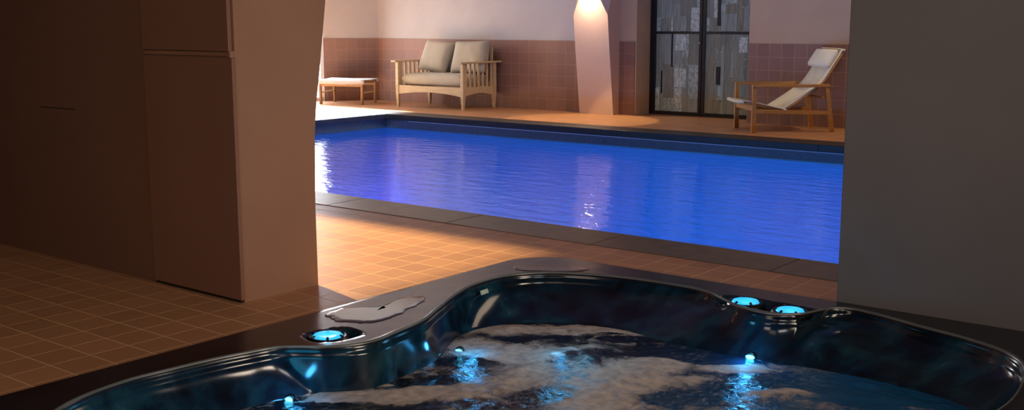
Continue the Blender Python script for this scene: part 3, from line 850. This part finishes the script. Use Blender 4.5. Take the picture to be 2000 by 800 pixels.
# puddles lying on the rim
def puddle(pts, label, seed):
    n = len(pts); cx = sum(p[0] for p in pts)/n; cy = sum(p[1] for p in pts)/n
    bm = bmesh.new(); dense = []
    for i in range(n):
        p0, p1, p2, p3 = pts[(i-1) % n], pts[i], pts[(i+1) % n], pts[(i+2) % n]
        for k in range(8):
            t = k/8
            dense.append(tuple(.5*((2*b)+(-a+c)*t+(2*a-5*b+4*c-d)*t*t+(-a+3*b-3*c+d)*t**3) for a, b, c, d in zip(p0, p1, p2, p3)))
    rings = []
    for sc, z in ((1.0, .0002), (.99, .0016), (.97, .0022), (.8, .0020), (.4, .0020)):
        row = []
        for i, (x, y) in enumerate(dense):
            w = 1+.10*noise.noise(Vector((x*14+seed, y*14, 0)))+.05*noise.noise(Vector((x*45, y*45, seed)))
            row.append(bm.verts.new(((x-cx)*sc*w, (y-cy)*sc*w, z)))
        rings.append(row)
    for a, b in zip(rings, rings[1:]):
        for i in range(len(a)): bm.faces.new((a[i], a[(i+1) % len(a)], b[(i+1) % len(a)], b[i]))
    bm.faces.new(rings[-1])
    o = obj('water_puddle', bm, M_pud, smooth=True, loc=(cx, cy, RZ))
    tag(o, label, 'puddle', 'water puddles on the tub rim')
m = NT('puddle film'); m.p.inputs['Base Color'].default_value = lin((72, 54, 48)); m.p.inputs['Roughness'].default_value = .10
m.p.inputs['Specular IOR Level'].default_value = .35
m.bump(m.noise(m.obj(), 9, 2), .04, .01); M_pud = m.m
puddle([(-3.824, 3.405), (-3.844, 3.497), (-3.80, 3.58), (-3.72, 3.66), (-3.76, 3.82), (-3.72, 3.93), (-3.64, 3.87), (-3.585, 3.70), (-3.54, 3.55), (-3.56, 3.40), (-3.683, 3.345), (-3.76, 3.34)],
       'larger irregular water puddle on the tub rim near the single light', 1)
puddle([(-3.77, 4.735), (-3.735, 4.80), (-3.635, 4.87), (-3.514, 4.92), (-3.42, 4.945), (-3.40, 4.88), (-3.50, 4.79), (-3.637, 4.70), (-3.72, 4.69)],
       'narrow water puddle on the far rounded corner of the tub rim', 2)

# ------------------------------------------------------------------ light
def area(name, loc, aim, size, power, color, sy=None, spread=180, shape='RECTANGLE'):
    l = bpy.data.lights.new(name, 'AREA'); l.shape = shape; l.size = size; l.size_y = sy or size
    l.energy = power; l.color = color; l.spread = math.radians(spread)
    o = link(bpy.data.objects.new(name, l)); o.location = loc
    o.rotation_euler = (Vector(aim)-Vector(loc)).to_track_quat('-Z', 'Y').to_euler(); return o
def spotl(name, loc, aim, power, color, angle, blend=.3, r=.03):
    l = bpy.data.lights.new(name, 'SPOT'); l.energy = power; l.color = color
    l.spot_size = math.radians(angle); l.spot_blend = blend; l.shadow_soft_size = r
    o = link(bpy.data.objects.new(name, l)); o.location = loc
    o.rotation_euler = (Vector(aim)-Vector(loc)).to_track_quat('-Z', 'Y').to_euler(); return o
def pointl(name, loc, power, color, r=.03):
    l = bpy.data.lights.new(name, 'POINT'); l.energy = power; l.color = color; l.shadow_soft_size = r
    o = link(bpy.data.objects.new(name, l)); o.location = loc; return o
WARM = (1, .66, .32); WARM2 = (1, .74, .5); COOL = (.80, .90, 1)
# daylight from the tall window; added overhead panel whitens the pool end
wmx, wmy = wp(2.6, .1)
area('daylight', (wmx, wmy, 1.3), (wmx+nx*3, wmy+ny*3, .9), 3.0, 190, (.94, .95, 1), 2.1)
area('pool_end_fill', (-13.4, 11.1, 2.72), (-13.4, 11.1, 0), 2.4, 2000, (.76, .92, 1), 2.6, 16)
# pool lamps
for i in range(5):
    x = -9.2 + i*2.15
    area('pool_light', (x, PY0+.06, -.72), (x, PY0+3, -.9),   .3, 46, (.28, .56, 1), .3, 170)
# column lamp
spotl('column_lamp', ((XL+XR)/2, 13.70, 1.845), ((XL+XR)/2, 13.45, 0), 55, WARM2, 150, .6, .03)
spotl('column_floor_fill', (-9.25, 13.12, 2.3), (-9.2, 13.05, 0), 210, WARM, 54, .12, .02)  # added spot without a fixture, makes the warm floor patch
spotl('chair_lamp', (-4.6, 13.45, 2.5), (-5.3, 13.35, 0), 90, WARM, 62, .25, .04)
# ceiling spotlight through the added slot onto the near floor
spotl('floor_spot', (-6.6, 4.41, 3.0+.0), (-4.9, 4.75, 0), 1200, (1, .74, .38), 110, .2, .012)
# added soft fills for the pool hall and the tub corner, without fixtures
area('hall_fill', (-10.8, 11.0, CZ-.05), (-10.8, 11.4, 0), 4.5, 58, (1, .96, .90), 3.5)
area('door_fill', (-5.6, 11.6, CZ-.05), (-8.6, 14.2, .9), 1.2, 26, (1, .78, .58))
area('tub_fill', (-1.2, 1.4, CZ-.05), (-3.0, 3.2, 0), 1.6, 11, WARM2)
area('room_fill', (-2.2, -1.2, CZ-.05), (-4.2, 4.0, .8), 2.2, 76, (1, .80, .64))
area('right_fill', (.9, 2.0, CZ-.05), (-.6, 5.1, 1.2), 1.2, 38, (1, .95, .92))
area('pier_fill', (1.9, 3.4, 2.1), (-4.4, 3.7, .9), 1.4, 14, (1, .82, .64), 1.0, 60)
spotl('cupboard_fill', (-4.0, .8, 2.4), (-4.95, 3.4, .72), 5, (1, .6, .25), 24, 1, .1)  # added unseen spot for the warm glow on the cupboard
area('deck_fill', (-2.6, 7.2, 2.6), (-3.4, 5.4, 0), 1.2, 9, WARM2, 1.2, 120)
# cyan glow of the tub lights
for x, y in ((-3.565, 3.165), (-2.410, 4.845), (-2.165, 4.820)): pointl('rim_glow', (x, y, RZ+.02), .10, (.12, .6, 1), .02)
for x, y, e in ((-2.215, 4.46, 1.0), (-3.39, 2.83, .8), (-3.28, 3.79, .7), (-2.95, 4.03, .2)): pointl('jet_glow', (x, y, SW+.06), e, (.06, .45, 1), .02)
pointl('seat_glow', (-3.15, 2.35, SW+.10), 2.2, (.05, .5, .85), .12)  # added light without a lens, tints the seat wall
pointl('dome_glow', (-2.86, 4.05, SW+.20), 1.8, (.15, .6, 1), .08)  # added above the water to tint the foam dome

w = bpy.data.worlds.new('world'); scene.world = w; w.use_nodes = True
w.node_tree.nodes['Background'].inputs[0].default_value = (.6, .65, .8, 1); w.node_tree.nodes['Background'].inputs[1].default_value = .05
scene.view_settings.view_transform = 'Standard'
scene.view_settings.look = 'None'
scene.view_settings.exposure = 0
scene.cycles.use_denoising = True
scene.cycles.caustics_reflective = False
scene.cycles.caustics_refractive = False
scene.cycles.max_bounces = 8
scene.cycles.sample_clamp_indirect = 4
